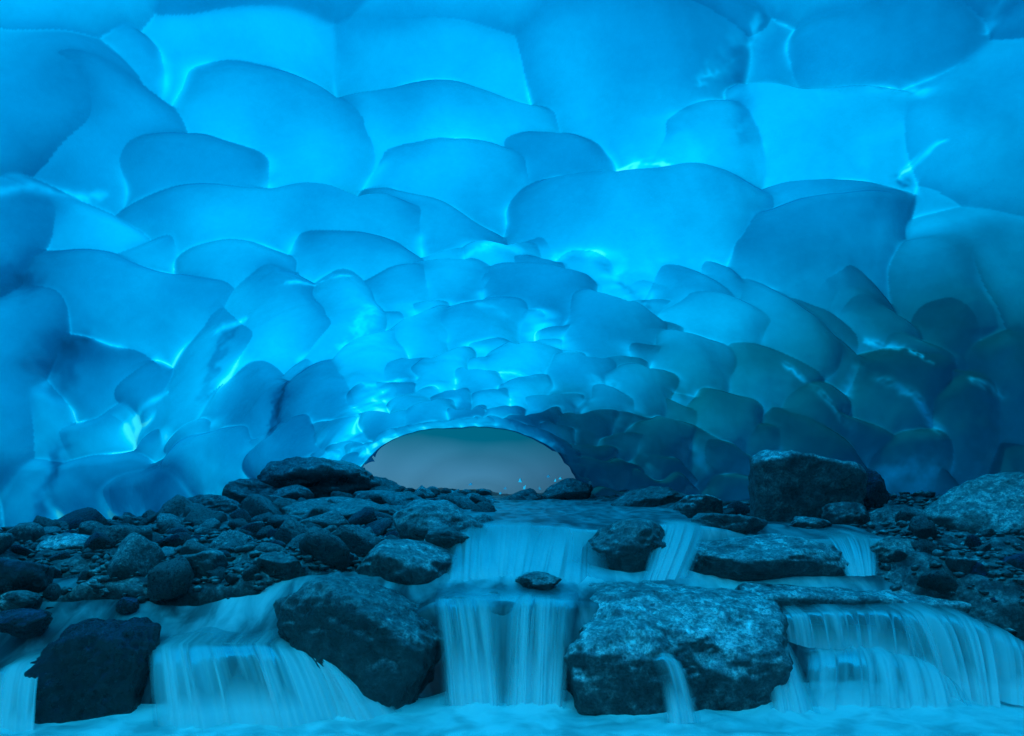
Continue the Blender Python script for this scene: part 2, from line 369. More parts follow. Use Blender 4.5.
# scallops of the parts of the cave around and behind the camera
offp = np.where((pxs < -20) | (pxs > 1044) | (pys < -40) | (Pf[:, 1] < 2.5))[0]
rr = np.random.default_rng(3); pts = []
for i in rr.choice(offp, 6000):
    if all(np.sum((Pf[i]-q)**2) > .95**2 for q in pts):
        pts.append(Pf[i].copy()); n = nf[i]
        A = np.cross(n, (0, 1, .1)); A /= np.linalg.norm(A); B = np.cross(n, A); s_ = rr.uniform(.85, 1.15)
        sites.append((Pf[i].copy(), np.linalg.inv(np.stack([A*s_, B*s_*.9, n*1.3], 1)), s_, s_))
W1 = SN(1, 1.4, 2); W2 = SN(2, 1.4, 2); W3 = SN(3, 1.4, 2)
warp = .075*np.stack([W1(Pf), W2(Pf), W3(Pf)], 1)
Q = (Pf+warp).astype(np.float32)
cellv = np.zeros(len(Q), np.float32); farl = np.zeros(len(Q), np.float32); cell2 = cellv.copy(); far2 = cellv.copy()
h1 = np.full(len(Q), -.22, np.float32); h2 = np.full(len(Q), -.32, np.float32)
crr = np.random.default_rng(77)
for c, Mi, R, Rm in sites:
    sh = -1.0
    rows = np.searchsorted(ys, [c[1]-2*Rm, c[1]+2*Rm])
    a, b = rows[0]*NC, rows[1]*NC
    q = Q[a:b]-c.astype(np.float32)
    q = q @ Mi.T.astype(np.float32)
    # undercut: each scallop is deepest behind its near lip and shallows out away from it
    b_ = q[:, 1]+.50
    nb = np.where(b_ < 0, (b_/.42)**2, np.abs(b_/1.95)**1.35)
    al = q[:, 0]**2
    r2 = .55*al+.45*al*al+nb+q[:, 2]**2
    D = .27*R
    cv = crr.uniform(-.17, .05) + crr.uniform(-.08, .15)*q[:, 1]; fl = q[:, 1]  # random tone per scallop plus a painted light gradient along it
    h = D*(1-r2)
    up = h > h1[a:b]
    se = (~up) & (h > h2[a:b])
    cell2[a:b] = np.where(up, cellv[a:b], np.where(se, cv, cell2[a:b])); far2[a:b] = np.where(up, farl[a:b], np.where(se, fl, far2[a:b]))
    h2[a:b] = np.where(up, h1[a:b], np.maximum(h2[a:b], h)); h1[a:b] = np.where(up, h, h1[a:b])
    cellv[a:b] = np.where(up, cv, cellv[a:b]); farl[a:b] = np.where(up, fl, farl[a:b])
gap = h1-h2
wb = .5*np.exp(-gap/(.005*np.maximum(Pf[:, 1], 3)))
cellv = cellv*(1-wb)+cell2*wb; farm = np.maximum(farl, far2*np.exp(-gap/.05))
kk = .009+.035*np.clip(SN(15, 1.3, 3)(Pf)-.2, 0, 1)**1.3*ss(14, 6, Pf[:, 1])*ss(-2.2, -1.2, Pf[:, 0])
hh = h1 + kk*np.log1p(np.exp(-gap/kk))
und = SN(5, 2.2, 2)
hh = hh + .05*und(Pf) + .006*SN(6, .45, 2, n=24)(Pf)
hh = hh*(1-.35*ss(13.0, 14.2, Pf[:, 1]))
hh = hh.reshape(NR, NC)
# taper the scallops where the wall runs into the ground
X = P + n0*hh[..., None]
Xf = X.reshape(-1, 3)
# ice transmission with light and shade painted in; darker low on the right
px2 = pxs; py2 = pys
xw, yw, zw = Pf.T
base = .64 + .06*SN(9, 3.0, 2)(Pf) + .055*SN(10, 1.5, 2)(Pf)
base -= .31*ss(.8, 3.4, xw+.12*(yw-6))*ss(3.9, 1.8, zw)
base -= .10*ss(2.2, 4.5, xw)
base -= .42*ss(9.0, 13., yw)*ss(-1.0, 1.0, xw)*ss(2.9, 2.1, zw)  # shade of the recess right of the opening, painted into the ice
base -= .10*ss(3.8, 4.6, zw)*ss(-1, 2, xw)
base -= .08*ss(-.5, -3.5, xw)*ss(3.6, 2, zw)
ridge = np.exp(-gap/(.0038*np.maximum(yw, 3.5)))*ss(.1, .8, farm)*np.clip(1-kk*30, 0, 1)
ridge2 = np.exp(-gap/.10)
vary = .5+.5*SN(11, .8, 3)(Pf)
base += np.clip(cellv, -.2, .2)  - .03*ss(3.4, 2.4, yw) + .45*ss(3.3, 2.4, yw)  # also brightens the unseen ice behind the camera as foreground fill
clear = base + (.42*(1+.5*ss(-1.5, -3, xw)*ss(3.5, 2.5, zw))*ridge*np.clip(vary*2.4-.75, 0, 1)+.05*ridge2*ss(-.2, .6, farl)-.13*np.exp(-gap/.09)*ss(.1, -.5, farl))*(1+.25*ss(1.0, 3.4, xw)*ss(3.6, 2.4, zw))  # bright rims and dark under-lips painted into the ice colour
clear += .14*ss(1.35, .95, zw)*ss(-1.5, -3, xw)*ss(.5, .1, gap*10)  # bright foot edge on the left, painted in
clear = clear.reshape(-1)
def wall_line(pts, wid, gain, seed, rough=.5):  # draws cracks, and painted highlights and dark streaks, into the ice colour
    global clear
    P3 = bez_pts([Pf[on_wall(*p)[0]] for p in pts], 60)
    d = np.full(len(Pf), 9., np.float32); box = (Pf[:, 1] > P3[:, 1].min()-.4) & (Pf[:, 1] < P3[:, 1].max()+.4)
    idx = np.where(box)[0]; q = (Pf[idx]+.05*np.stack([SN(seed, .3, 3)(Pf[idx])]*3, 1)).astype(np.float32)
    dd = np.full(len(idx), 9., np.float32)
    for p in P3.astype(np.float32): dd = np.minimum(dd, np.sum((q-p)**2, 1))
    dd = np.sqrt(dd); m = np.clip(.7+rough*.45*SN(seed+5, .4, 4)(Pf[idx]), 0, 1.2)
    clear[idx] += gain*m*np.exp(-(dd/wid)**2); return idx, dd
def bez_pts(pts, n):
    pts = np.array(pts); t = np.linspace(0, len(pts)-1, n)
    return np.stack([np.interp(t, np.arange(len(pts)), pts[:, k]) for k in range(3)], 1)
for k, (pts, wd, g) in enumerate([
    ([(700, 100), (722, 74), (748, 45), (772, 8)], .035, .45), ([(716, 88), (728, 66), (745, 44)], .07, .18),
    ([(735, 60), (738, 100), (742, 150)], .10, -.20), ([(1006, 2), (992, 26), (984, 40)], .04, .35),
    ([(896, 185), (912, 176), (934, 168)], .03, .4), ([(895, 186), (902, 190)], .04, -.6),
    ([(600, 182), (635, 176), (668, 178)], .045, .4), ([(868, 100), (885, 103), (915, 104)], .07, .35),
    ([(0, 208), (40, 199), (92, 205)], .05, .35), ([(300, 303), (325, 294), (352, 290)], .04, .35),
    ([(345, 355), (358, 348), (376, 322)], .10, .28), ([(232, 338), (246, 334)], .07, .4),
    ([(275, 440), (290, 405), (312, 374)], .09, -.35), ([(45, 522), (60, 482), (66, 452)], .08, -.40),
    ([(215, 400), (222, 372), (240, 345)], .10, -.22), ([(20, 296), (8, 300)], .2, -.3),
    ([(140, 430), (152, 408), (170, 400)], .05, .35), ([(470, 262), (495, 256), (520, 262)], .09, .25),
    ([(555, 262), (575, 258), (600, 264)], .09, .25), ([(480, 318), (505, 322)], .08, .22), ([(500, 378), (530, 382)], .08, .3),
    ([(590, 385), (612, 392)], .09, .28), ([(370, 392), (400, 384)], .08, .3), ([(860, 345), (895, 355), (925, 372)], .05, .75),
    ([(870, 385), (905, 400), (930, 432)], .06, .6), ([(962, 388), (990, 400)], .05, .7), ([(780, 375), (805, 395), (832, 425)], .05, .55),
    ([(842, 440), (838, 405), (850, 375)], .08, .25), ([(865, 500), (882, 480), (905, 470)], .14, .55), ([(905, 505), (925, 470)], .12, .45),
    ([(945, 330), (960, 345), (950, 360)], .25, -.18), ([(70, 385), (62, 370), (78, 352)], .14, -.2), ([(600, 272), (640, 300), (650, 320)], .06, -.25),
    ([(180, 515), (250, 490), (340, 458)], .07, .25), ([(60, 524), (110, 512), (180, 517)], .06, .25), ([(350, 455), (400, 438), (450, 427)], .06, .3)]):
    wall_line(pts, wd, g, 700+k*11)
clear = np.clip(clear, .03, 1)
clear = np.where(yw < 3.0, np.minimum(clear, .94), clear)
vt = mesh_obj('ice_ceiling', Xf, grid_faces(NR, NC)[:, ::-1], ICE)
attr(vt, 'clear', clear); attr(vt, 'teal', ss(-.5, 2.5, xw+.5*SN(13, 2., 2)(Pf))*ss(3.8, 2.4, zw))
tag(vt, 'scalloped translucent blue glacier ice forming the cave roof and walls', 'ice ceiling', kind='structure')

# back end of the cave behind the camera
row = X[0]
ctr = np.array([0, -9.5, 1.0]); ks = np.linspace(0, 1, 12)
G = np.stack([row*(1-k)+ctr*k+np.array([0, -.6*math.sin(k*1.5), 0]) for k in ks])
bk = mesh_obj('ice_wall', G.reshape(-1, 3), grid_faces(12, NC), ICE)
attr(bk, 'clear', np.full(12*NC, .85)); tag(bk, 'blue glacier ice closing the cave', 'ice wall', kind='structure')  # unseen wall, set extra bright to light the foreground

# ------------------------------------------------------------ ground
def chan_left(y):  return np.interp(y, [2, 3.75, 4.02, 4.35, 4.8, 6, 9, 14, 18], [-3.4, -3.2, -1.45, -1.05, -.45, -.1, -.2, -.6, -.6])
def chan_right(y): return np.interp(y, [2, 3.6, 4.2, 4.8, 6, 9, 14, 18], [3.4, 3.2, 2.6, 2.0, 2.2, 1.9, .9, .9])
bn = SN(21, 1.1, 4, dim=2); bn2 = SN(22, .35, 3, dim=2)
def bed(x, y):
    p = np.stack([x, y], -1)
    ledge = 3.62+.12*np.sin(x*1.7+.5)
    c = -.28 + .42*ss(3.75, 4.0, y) + .28*ss(4.0, 4.3, y) + .25*ss(4.95, 5.3, y) + .06*ss(6, 12, y)
    left = np.interp(y, [2.6, 3.6, 3.9, 4.2, 5, 6, 8, 11, 16], [.1, .40, .57, .62, .66, .67, .72, .86, .88])
    right = np.interp(y, [2.6, 3.4, 3.8, 4.6, 6, 8, 11, 16], [.1, .3, .52, .66, .78, .84, .8, .85])
    wl = ss(chan_left(y)+.35, chan_left(y)-.25, x); wr = ss(chan_right(y)-.3, chan_right(y)+.3, x)
    z = c*(1-wl-wr)+left*wl+right*wr
    z += wr*.15*ss(2.6, 5, x)
    return z + .035*bn(p)*(.5+wl+wr) + .018*bn2(p)
gx = np.concatenate([np.linspace(-30, -6.2, 20)[:-1], np.linspace(-6.2, 6.2, 420), np.linspace(6.2, 30, 20)[1:]])
gy = np.concatenate([np.linspace(-25, 2.4, 30)[:-1], np.linspace(2.4, 8, 300), np.linspace(8, 16, 120)[1:], np.linspace(16, 60, 20)[1:]])
GY, GX = np.meshgrid(gy, gx, indexing='ij')
GZ = bed(GX, GY)
o = mesh_obj('ground', np.stack([GX, GY, GZ], -1).reshape(-1, 3), grid_faces(len(gy), len(gx)), BED)
tag(o, 'dark gravel and rubble bed of the stream and its banks', 'ground', kind='structure')

# ------------------------------------------------------------ pools and running water
def sheet(name, xs, ys_, zf, foamf, label=None, uvf=None, mat=None, maskf=None):
    YG, XG = np.meshgrid(ys_, xs, indexing='ij')
    Z = zf(XG, YG)
    o = mesh_obj(name, np.stack([XG, YG, Z], -1).reshape(-1, 3), grid_faces(len(ys_), len(xs)), mat or POOL)
    attr(o, 'foam', foamf(XG, YG))
    if uvf: u, v = uvf(XG, YG)
    else: u, v = XG, YG
    set_uv(o, u, v)
    tag(o, label, 'water' if label else None, kind='structure')
    return o
wn = SN(31, .6, 3, dim=2); wn2 = SN(32, .25, 2, dim=2)
def pn(f, x, y): return f(np.stack([x, y], -1))
sheet('plunge_pool', np.linspace(-5, 5, 300), np.linspace(-3, 3.95, 260),
      lambda x, y: .0+.010*pn(wn, x, y)*ss(2, 3.2, y)+.004*pn(wn2, x, y)+.05*ss(3.25, 3.6, y)*(.5+.5*pn(wn, x*1.3, y)),
      lambda x, y: .80+.20*ss(3.2, 3.5, y)-.1*ss(3.2, 2.6, y)+.06*pn(wn, x, y), 'bright foaming pool below the falls', lambda x, y: (x*.8, y*3))
def bez(pts, n):
    """smooth resampling of a polyline of 3D points (Catmull-Rom)"""
    pts = np.array(pts, float); m = len(pts)
    Q_ = np.vstack([2*pts[0]-pts[1], pts, 2*pts[-1]-pts[-2]])
    t = np.linspace(0, m-1-1e-6, n); i = t.astype(int); f = (t-i)[:, None]
    p0, p1, p2, p3 = Q_[i], Q_[i+1], Q_[i+2], Q_[i+3]
    return .5*(2*p1+(p2-p0)*f+(2*p0-5*p1+4*p2-p3)*f**2+(3*p1-p0-3*p2+p3)*f**3)

# stepped water: one continuous skin from the back of a pool over its lip and down the rock face behind the falls
def step_sheet(name, lip, zback, yback, drop, foamf, label, nc=420, run=.16, front=.30):
    A = bez([at(*p) for p in lip], nc)
    nr1, nr2 = 90, 46
    rows = []; fo = []
    for k in range(nr1):
        f = 1-k/(nr1-1); y = A[:, 1]+(yback-A[:, 1])*f
        e = ss(0, .62/(yback-A[:, 1]), f)
        z = A[:, 2]+(zback-A[:, 2])*e
        z = z+.011*pn(wn, A[:, 0], y)*ss(0, .3, f)
        rows.append(np.stack([A[:, 0], y, z], -1)); fo.append(foamf(A[:, 0], y, f)*(.5+.5*ss(0, .3, f)))
    for k in range(1, nr2+1):
        t = k/nr2; a = min(t*2.2, 1)
        y = A[:, 1]-run*math.sin(a*math.pi/2)-front*max(0, t-.4)*.3
        z = A[:, 2]-run*(1-math.cos(a*math.pi/2))-(drop)*max(0, t-.15)/.85
        rows.append(np.stack([A[:, 0]+0*t, y, z], -1)); fo.append(foamf(A[:, 0], y, 0)*(1-.7*min(1, t*2.0)))
    G = np.stack(rows)
    o = mesh_obj(name, G.reshape(-1, 3), grid_faces(nr1+nr2, nc), POOL)
    attr(o, 'foam', np.stack(fo)); set_uv(o, G[..., 0], G[..., 1]+G[..., 2]*1.0)
    tag(o, label, 'water', kind='structure'); return o
MIDLIP = [(-90, 668, 3.46), (5, 668, 3.46), (47, 662, 3.48), (100, 650, 3.56), (148, 648, 3.63), (200, 645, 3.62), (260, 646, 3.6), (310, 652, 3.58), (338, 668, 3.54),
          (370, 640, 3.7), (436, 601, 3.86), (500, 601, 3.81), (575, 601, 3.86), (650, 606, 3.98), (730, 612, 4.05), (790, 614, 4.02), (840, 612, 3.99), (915, 614, 4.0),
          (965, 618, 3.94), (1000, 632, 3.88), (1030, 645, 3.82), (1110, 670, 3.75)]
def fmid(x, y, f):
    g = .20+.13*pn(wn, x, y*.5)
    g = g+.55*ss(4.0, 4.4, y)*ss(-.55, -.3, x)*ss(2.4, 1.9, x)
    g = g+.3*np.exp(-((x+1.4)/.6)**2)*ss(3.6, 3.9, y)
    return g
step_sheet('pool_water', MIDLIP, .565, 4.95, .62, fmid, 'smooth milky water running over the middle step')
UPLIP = [(425, 538, 4.72), (450, 536, 4.85), (485, 526, 5.12), (545, 526, 5.12), (600, 530, 4.92), (655, 525, 4.92), (680, 525, 4.92), (712, 527, 4.92), (765, 536, 4.95), (820, 539, 4.87), (845, 537, 4.87), (890, 539, 4.87)]
step_sheet('stream_water', UPLIP, .80, 15.5, .4, lambda x, y, f: .40+.25*ss(5.8, 4.8, y)+.14*pn(wn, x, y*.4), 'upper stream running from the opening to the cascade', run=.1)

def waterfall(lip, foot, label, back=.22, backrise=.04, mat=FALL, amp=.012, seed=0, foam0=.0, edge=.12, arch=1.9, foot_foam=.9, name='waterfall', group=None, lipfoam=0., late=(-1, .45)):
    """lip/foot: lists of (column,row,distance) left to right; water slides 'back' metres to the lip, then falls"""
    nc, nr = 150, 90
    A = bez([at(*p) for p in lip], nc); B = bez([at(*p) for p in foot], nc)
    s = np.linspace(0, 1, nc)
    width = np.linalg.norm(np.diff(A, axis=0), axis=1).sum()
    t = np.linspace(-1, 1, nr)[:, None]
    Pn = np.zeros((nr, nc, 3)); S = s[None, :]
    tb = np.clip(-t, 0, 1); tf = np.clip(t, 0, 1)
    for k in range(3):
        if k == 2: Pn[..., k] = A[None, :, k]+(B[None, :, k]-A[None, :, k])*tf**arch + backrise*(tb**1.2)
        elif k == 1: Pn[..., k] = A[None, :, k]+(B[None, :, k]-A[None, :, k])*tf**.85 + back*tb
        else: Pn[..., k] = A[None, :, k]+(B[None, :, k]-A[None, :, k])*tf**1.05+0*t
    sn = SN(100+seed, .09, 3, dim=1); sn2 = SN(200+seed, .35, 2, dim=1)
    r = sn((s*width)[:, None]); r2 = sn2((s*width)[:, None])
    grow = ss(-.3, .5, t)
    Pn[..., 1] -= (amp*r[None, :]+amp*1.6*r2[None, :])*grow
    Pn[..., 2] += amp*.5*r2[None, :]*(1-grow)
    Pn[..., 2] += .012
    o = mesh_obj(name, Pn.reshape(-1, 3), grid_faces(nr, nc), mat)
    e = ss(0, edge, S)*ss(1, 1-edge, S)
    veil = e*ss(late[0], late[1], t)
    attr(o, 'veil', veil+0*S)
    foam = foam0+(foot_foam-foam0)*ss(.45, 1.0, t)+lipfoam*np.exp(-((t-.05)/.2)**2)+0*S
    attr(o, 'foam', foam)
    set_uv(o, S*width+0*t, (t*.5)*(1+0*S)+seed*3.7)
    tag(o, label, 'waterfall', group)
    return o

waterfall([(148, 648, 3.62), (200, 645, 3.6), (260, 646, 3.58), (310, 652, 3.56), (338, 668, 3.52)],
          [(150, 742, 3.2), (220, 742, 3.2), (290, 738, 3.22), (350, 728, 3.3), (402, 716, 3.38)],
          'widest waterfall, a silky curtain between the black rock and the dark round boulder', seed=1, back=.34, backrise=.06, foam0=.10, amp=.02, edge=.09, foot_foam=1.)
waterfall([(5, 668, 3.45), (25, 664, 3.44), (47, 662, 3.45)], [(-12, 742, 3.2), (10, 745, 3.15), (36, 745, 3.15)],
          'narrow waterfall at the left of the black wet rock', seed=2, back=.2, foam0=.2)
waterfall([(432, 600, 3.86), (450, 600, 3.83), (470, 600, 3.82), (500, 601, 3.82)],
          [(446, 712, 3.48), (462, 712, 3.46), (485, 712, 3.45), (504, 712, 3.46)],
          'tall straight stream of the gap, running down along the round boulder', seed=3, late=(-.5, .8), back=.3, foam0=.12, backrise=.01, edge=.22)
waterfall([(434, 600, 3.88), (470, 600, 3.86), (510, 601, 3.85), (545, 600, 3.86), (582, 601, 3.89)],
          [(440, 712, 3.50), (470, 712, 3.50), (505, 712, 3.49), (535, 712, 3.49), (568, 711, 3.51)],
          'thin see-through film of water between the two tall straight streams', seed=14, back=.3, foam0=.1, mat=FALL_FILM, amp=.006)
waterfall([(508, 606, 3.82), (530, 598, 3.80), (550, 600, 3.81), (580, 601, 3.86)],
          [(502, 712, 3.47), (525, 712, 3.45), (545, 712, 3.44), (566, 711, 3.47)],
          'tall straight stream of the gap, running down along the broad grey slab', seed=13, late=(-.6, .7), back=.3, foam0=.15, backrise=.01, edge=.22)
waterfall([(748, 622, 3.86), (768, 630, 3.8), (786, 640, 3.76)], [(772, 726, 3.36), (794, 728, 3.34), (826, 728, 3.34)],
          'slanting ribbon of water beside the broad grey slab', seed=4, foam0=.35, arch=1.3, edge=.3)
waterfall([(770, 617, 3.98), (800, 614, 3.96), (840, 612, 3.96), (880, 611, 3.97), (915, 614, 3.98)],
          [(778, 640, 3.82), (810, 650, 3.8), (850, 652, 3.78), (890, 662, 3.74), (940, 690, 3.66)],
          'short veil of water over the upper lip of the stepped ledge', seed=5, mat=FALL_THIN, foam0=.15, foot_foam=.5, lipfoam=.1)
waterfall([(800, 656, 3.80), (845, 650, 3.78), (885, 653, 3.76), (925, 662, 3.72), (950, 680, 3.66)],
          [(796, 724, 3.42), (850, 724, 3.4), (900, 724, 3.4), (945, 722, 3.42), (972, 716, 3.46)],
          'lower curtain of water under the stepped ledge', seed=6, foam0=.1, amp=.02, back=.1)
waterfall([(885, 612, 3.98), (925, 612, 3.96), (965, 618, 3.92), (1000, 632, 3.86), (1030, 645, 3.8)],
          [(925, 700, 3.6), (960, 706, 3.55), (990, 708, 3.5), (1015, 706, 3.5), (1045, 706, 3.5)],
          'broad waterfall curving off the ledge below the dark rocks', seed=7, foam0=.05, amp=.03)
waterfall([(444, 541, 4.80), (466, 530, 4.98), (500, 523, 5.2), (540, 526, 5.1), (572, 528, 5.0), (606, 537, 4.85)],
          [(424, 592, 4.22), (470, 596, 4.12), (510, 597, 4.1), (550, 597, 4.1), (618, 592, 4.22)],
          'low wide cascade behind the middle pool', seed=8, foam0=.25, amp=.018, back=.5, arch=1.2, mat=FALL_SOFT, foot_foam=1., edge=.3, late=(-.35, .85))
waterfall([(655, 524, 4.9), (680, 524, 4.9), (712, 526, 4.9)], [(640, 582, 4.25), (660, 582, 4.25), (692, 580, 4.28)],
          'bright chute of water between the dark hump and the low flat rock', seed=9, foam0=.7, arch=1.15, edge=.4, amp=.012, late=(-.6, .6), mat=FALL_SOFT)
waterfall([(820, 538, 4.85), (845, 536, 4.85), (875, 538, 4.85)], [(845, 578, 4.35), (860, 578, 4.35), (878, 577, 4.35)],
          'small spill of water behind the low flat rock', mat=FALL_SOFT, seed=10, foam0=.35, arch=1.4, edge=.25)
waterfall([(650, 662, 3.40), (664, 658, 3.40), (680, 662, 3.40)], [(664, 726, 3.24), (682, 726, 3.24), (702, 726, 3.24)],
          'thin trickle down the face of the broad grey slab', seed=11, mat=FALL_THIN, foam0=.1, edge=.35, back=.1)

# ------------------------------------------------------------ rocks
_ico = {}
def ico(sub):
    if sub not in _ico:
        bm = bmesh.new(); bmesh.ops.create_icosphere(bm, subdivisions=sub, radius=1)
        V = np.array([v.co[:] for v in bm.verts]); Fc = np.array([[v.index for v in f.verts] for f in bm.faces]); bm.free()
        _ico[sub] = (V, Fc)
    return _ico[sub]

def fractal(V, seed, f, amp, octs=5, ridge=False):
    out = np.empty(len(V)); off = Vector((seed*1.7, seed*.9, -seed*.6))
    for i, v in enumerate(V):
        p = Vector(v)*f+off
        out[i] = (mnoise.ridged_multi_fractal(p, .9, 2.1, octs, 1.0, 2.0)-1.2) if ridge else mnoise.fractal(p, .85, 2.1, octs)
    return out*amp

def rock_shape(seed, sub=5, planes=16, soft=.04, rough=.05, round_=0.0, boxy=0.0, extra=(), lo_=.62):
    r = np.random.default_rng(seed); V, Fc = ico(sub)
    d = r.normal(size=(planes, 3)); d /= np.linalg.norm(d, axis=1, keepdims=True)
    dist = r.uniform(lo_, 1.0, planes)
    if boxy:
        bx = np.array([[1, 0, 0], [-1, 0, 0], [0, 1, 0], [0, -1, 0], [0, 0, 1], [0, 0, -1]], float)+r.normal(size=(6, 3))*.16
        bx /= np.linalg.norm(bx, axis=1, keepdims=True)
        d = np.vstack([bx, d[:max(3, planes//3)]]); dist = np.concatenate([r.uniform(.6, .75, 6), r.uniform(.8, 1.0, max(3, planes//3))])
    for e in extra:
        ev = np.array(e[:3]); d = np.vstack([d, ev/np.linalg.norm(ev)]); dist = np.append(dist, e[3])
    dots = V @ d.T
    rad = np.where(dots > .05, dist/np.maximum(dots, .05), 9)
    rad = np.minimum(rad, 1.25)
    rad = -soft*np.log(np.exp(-rad/soft).sum(1)+np.exp(-1.15/soft))     # soft minimum: worn edges
    rad = rad*(1-round_)+.85*round_
    rad = rad*(1+rough*SN(seed+1, 1.0, 4)(V)+rough*.35*SN(seed+2, .22, 3)(V))
    if sub >= 4: rad = rad*(1+fractal(V, seed, 1.7, .045, 6)-fractal(V, seed+9, 2.3, .022, 5, True))
    V = V*rad[:, None]
    mn, mx = V.min(0), V.max(0)
    return (V-(mn+mx)/2)/((mx-mn)/2), Fc                                 # fits the box -1..1

def boulder(x0, x1, y0, y1, Y, seed, label, mat=ROCK_DARK, depth=.85, rot=0., tiltx=0., sink=.12, name='boulder', cat='boulder', sub=5, pitch=0., **kw):
    """x0..x1, y0..y1: extent in the reference; Y: distance of its middle"""
    V, Fc = rock_shape(seed, sub, **kw)
    w = (x1-x0)/F*Y/2; top = CAMZ-(y0-HY)/F*Y; bot = CAMZ-(y1-HY)/F*Y
    h = (top-bot)/2
    d = w*depth
    V = V*np.array([w, d, h])
    if pitch:                                                            # lean the top towards the viewer
        c, s = math.cos(pitch), math.sin(pitch); V = V @ np.array([[1, 0, 0], [0, c, s], [0, -s, c]])
        V *= np.array([1, d/np.abs(V[:, 1]).max(), h/np.abs(V[:, 2]).max()])
    if rot:
        c, s = math.cos(rot), math.sin(rot); V = V @ np.array([[c, 0, s], [0, 1, 0], [-s, 0, c]]).T   # lean in the picture plane
        V *= np.array([w/np.abs(V[:, 0]).max(), 1, h/np.abs(V[:, 2]).max()])
    V[:, 2] = np.where(V[:, 2] < 0, V[:, 2]*(1+sink*2), V[:, 2])
    o = mesh_obj(name, V, Fc, mat)
    o.location = (((x0+x1)/2-512)/F*Y, Y, (top+bot)/2)
    tag(o, label, cat)
    return o

# foreground
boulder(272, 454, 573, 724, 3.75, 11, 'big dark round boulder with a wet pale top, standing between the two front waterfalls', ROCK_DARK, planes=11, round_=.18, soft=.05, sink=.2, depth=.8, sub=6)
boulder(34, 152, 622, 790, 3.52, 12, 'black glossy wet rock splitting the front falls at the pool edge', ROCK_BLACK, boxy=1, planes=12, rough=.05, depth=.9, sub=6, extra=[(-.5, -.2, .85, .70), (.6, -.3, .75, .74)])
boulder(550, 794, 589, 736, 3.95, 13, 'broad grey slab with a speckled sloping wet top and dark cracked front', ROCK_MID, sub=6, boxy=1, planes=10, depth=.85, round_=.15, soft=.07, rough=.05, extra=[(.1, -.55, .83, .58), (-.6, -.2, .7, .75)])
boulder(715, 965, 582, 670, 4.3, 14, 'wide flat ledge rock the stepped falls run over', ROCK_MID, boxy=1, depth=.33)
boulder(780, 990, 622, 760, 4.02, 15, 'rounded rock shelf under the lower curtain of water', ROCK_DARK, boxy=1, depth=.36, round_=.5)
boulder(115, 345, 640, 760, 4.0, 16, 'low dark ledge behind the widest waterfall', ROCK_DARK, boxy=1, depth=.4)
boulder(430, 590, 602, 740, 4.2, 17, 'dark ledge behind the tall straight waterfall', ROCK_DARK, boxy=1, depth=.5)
boulder(940, 1060, 640, 760, 4.05, 18, 'dark ledge behind the broad right hand waterfall', ROCK_DARK, boxy=1, depth=.5)
boulder(-40, 75, 655, 780, 3.75, 19, 'dark rock under the narrow waterfall', ROCK_DARK, boxy=1, depth=.5)
# middle step
boulder(582, 674, 518, 584, 4.75, 21, 'smooth dark hump of rock between the cascade and the bright chute', ROCK_DARK, round_=.3, planes=10)
boulder(684, 850, 535, 588, 4.62, 22, 'low flat topped grey rock in the middle of the stream', ROCK_MID, planes=10, depth=.6, round_=.1)
boulder(690, 765, 513, 548, 5.1, 23, 'dark rock behind the low flat topped rock', ROCK_DARK)
boulder(515, 562, 572, 590, 4.15, 24, 'small rounded stone breaking the surface of the middle pool', ROCK_DARK, round_=.4)
boulder(350, 456, 540, 588, 4.45, 25, 'rounded speckled boulder beside the low cascade', ROCK_MID, round_=.3)
boulder(392, 490, 499, 548, 5.2, 26, 'dark pointed wedge of rock with a sloping side above the cascade', ROCK_DARK, planes=8, soft=.02)
boulder(425, 470, 526, 556, 4.75, 27, 'thin upright sliver of rock beside the wedge', ROCK_DARK, planes=7, soft=.02)
# right side
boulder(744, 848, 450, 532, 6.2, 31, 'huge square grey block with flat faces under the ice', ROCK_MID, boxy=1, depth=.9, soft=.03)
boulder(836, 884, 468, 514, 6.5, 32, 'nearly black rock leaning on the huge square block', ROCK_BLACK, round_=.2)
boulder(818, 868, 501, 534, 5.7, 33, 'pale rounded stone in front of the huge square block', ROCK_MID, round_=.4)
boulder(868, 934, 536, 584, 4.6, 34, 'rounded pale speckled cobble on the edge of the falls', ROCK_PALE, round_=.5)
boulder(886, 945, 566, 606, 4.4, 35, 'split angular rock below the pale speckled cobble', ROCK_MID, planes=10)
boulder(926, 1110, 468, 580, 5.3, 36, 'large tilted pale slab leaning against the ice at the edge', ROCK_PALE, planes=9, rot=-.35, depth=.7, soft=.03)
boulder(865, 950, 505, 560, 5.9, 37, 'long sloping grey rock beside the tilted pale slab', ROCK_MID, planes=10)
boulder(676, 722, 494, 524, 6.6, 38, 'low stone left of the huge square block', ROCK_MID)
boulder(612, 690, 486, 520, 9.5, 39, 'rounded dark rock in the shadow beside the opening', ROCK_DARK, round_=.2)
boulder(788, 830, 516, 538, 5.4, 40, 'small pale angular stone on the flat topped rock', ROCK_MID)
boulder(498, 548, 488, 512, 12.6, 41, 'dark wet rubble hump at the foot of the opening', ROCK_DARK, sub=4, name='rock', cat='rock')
boulder(540, 592, 478, 512, 12.9, 42, 'dark pointed rock at the right corner of the opening', ROCK_DARK, sub=4, name='rock', cat='rock')
boulder(440, 505, 494, 514, 12.0, 43, 'low teal stone under the middle of the opening', ROCK_MID, sub=4, name='rock', cat='rock')
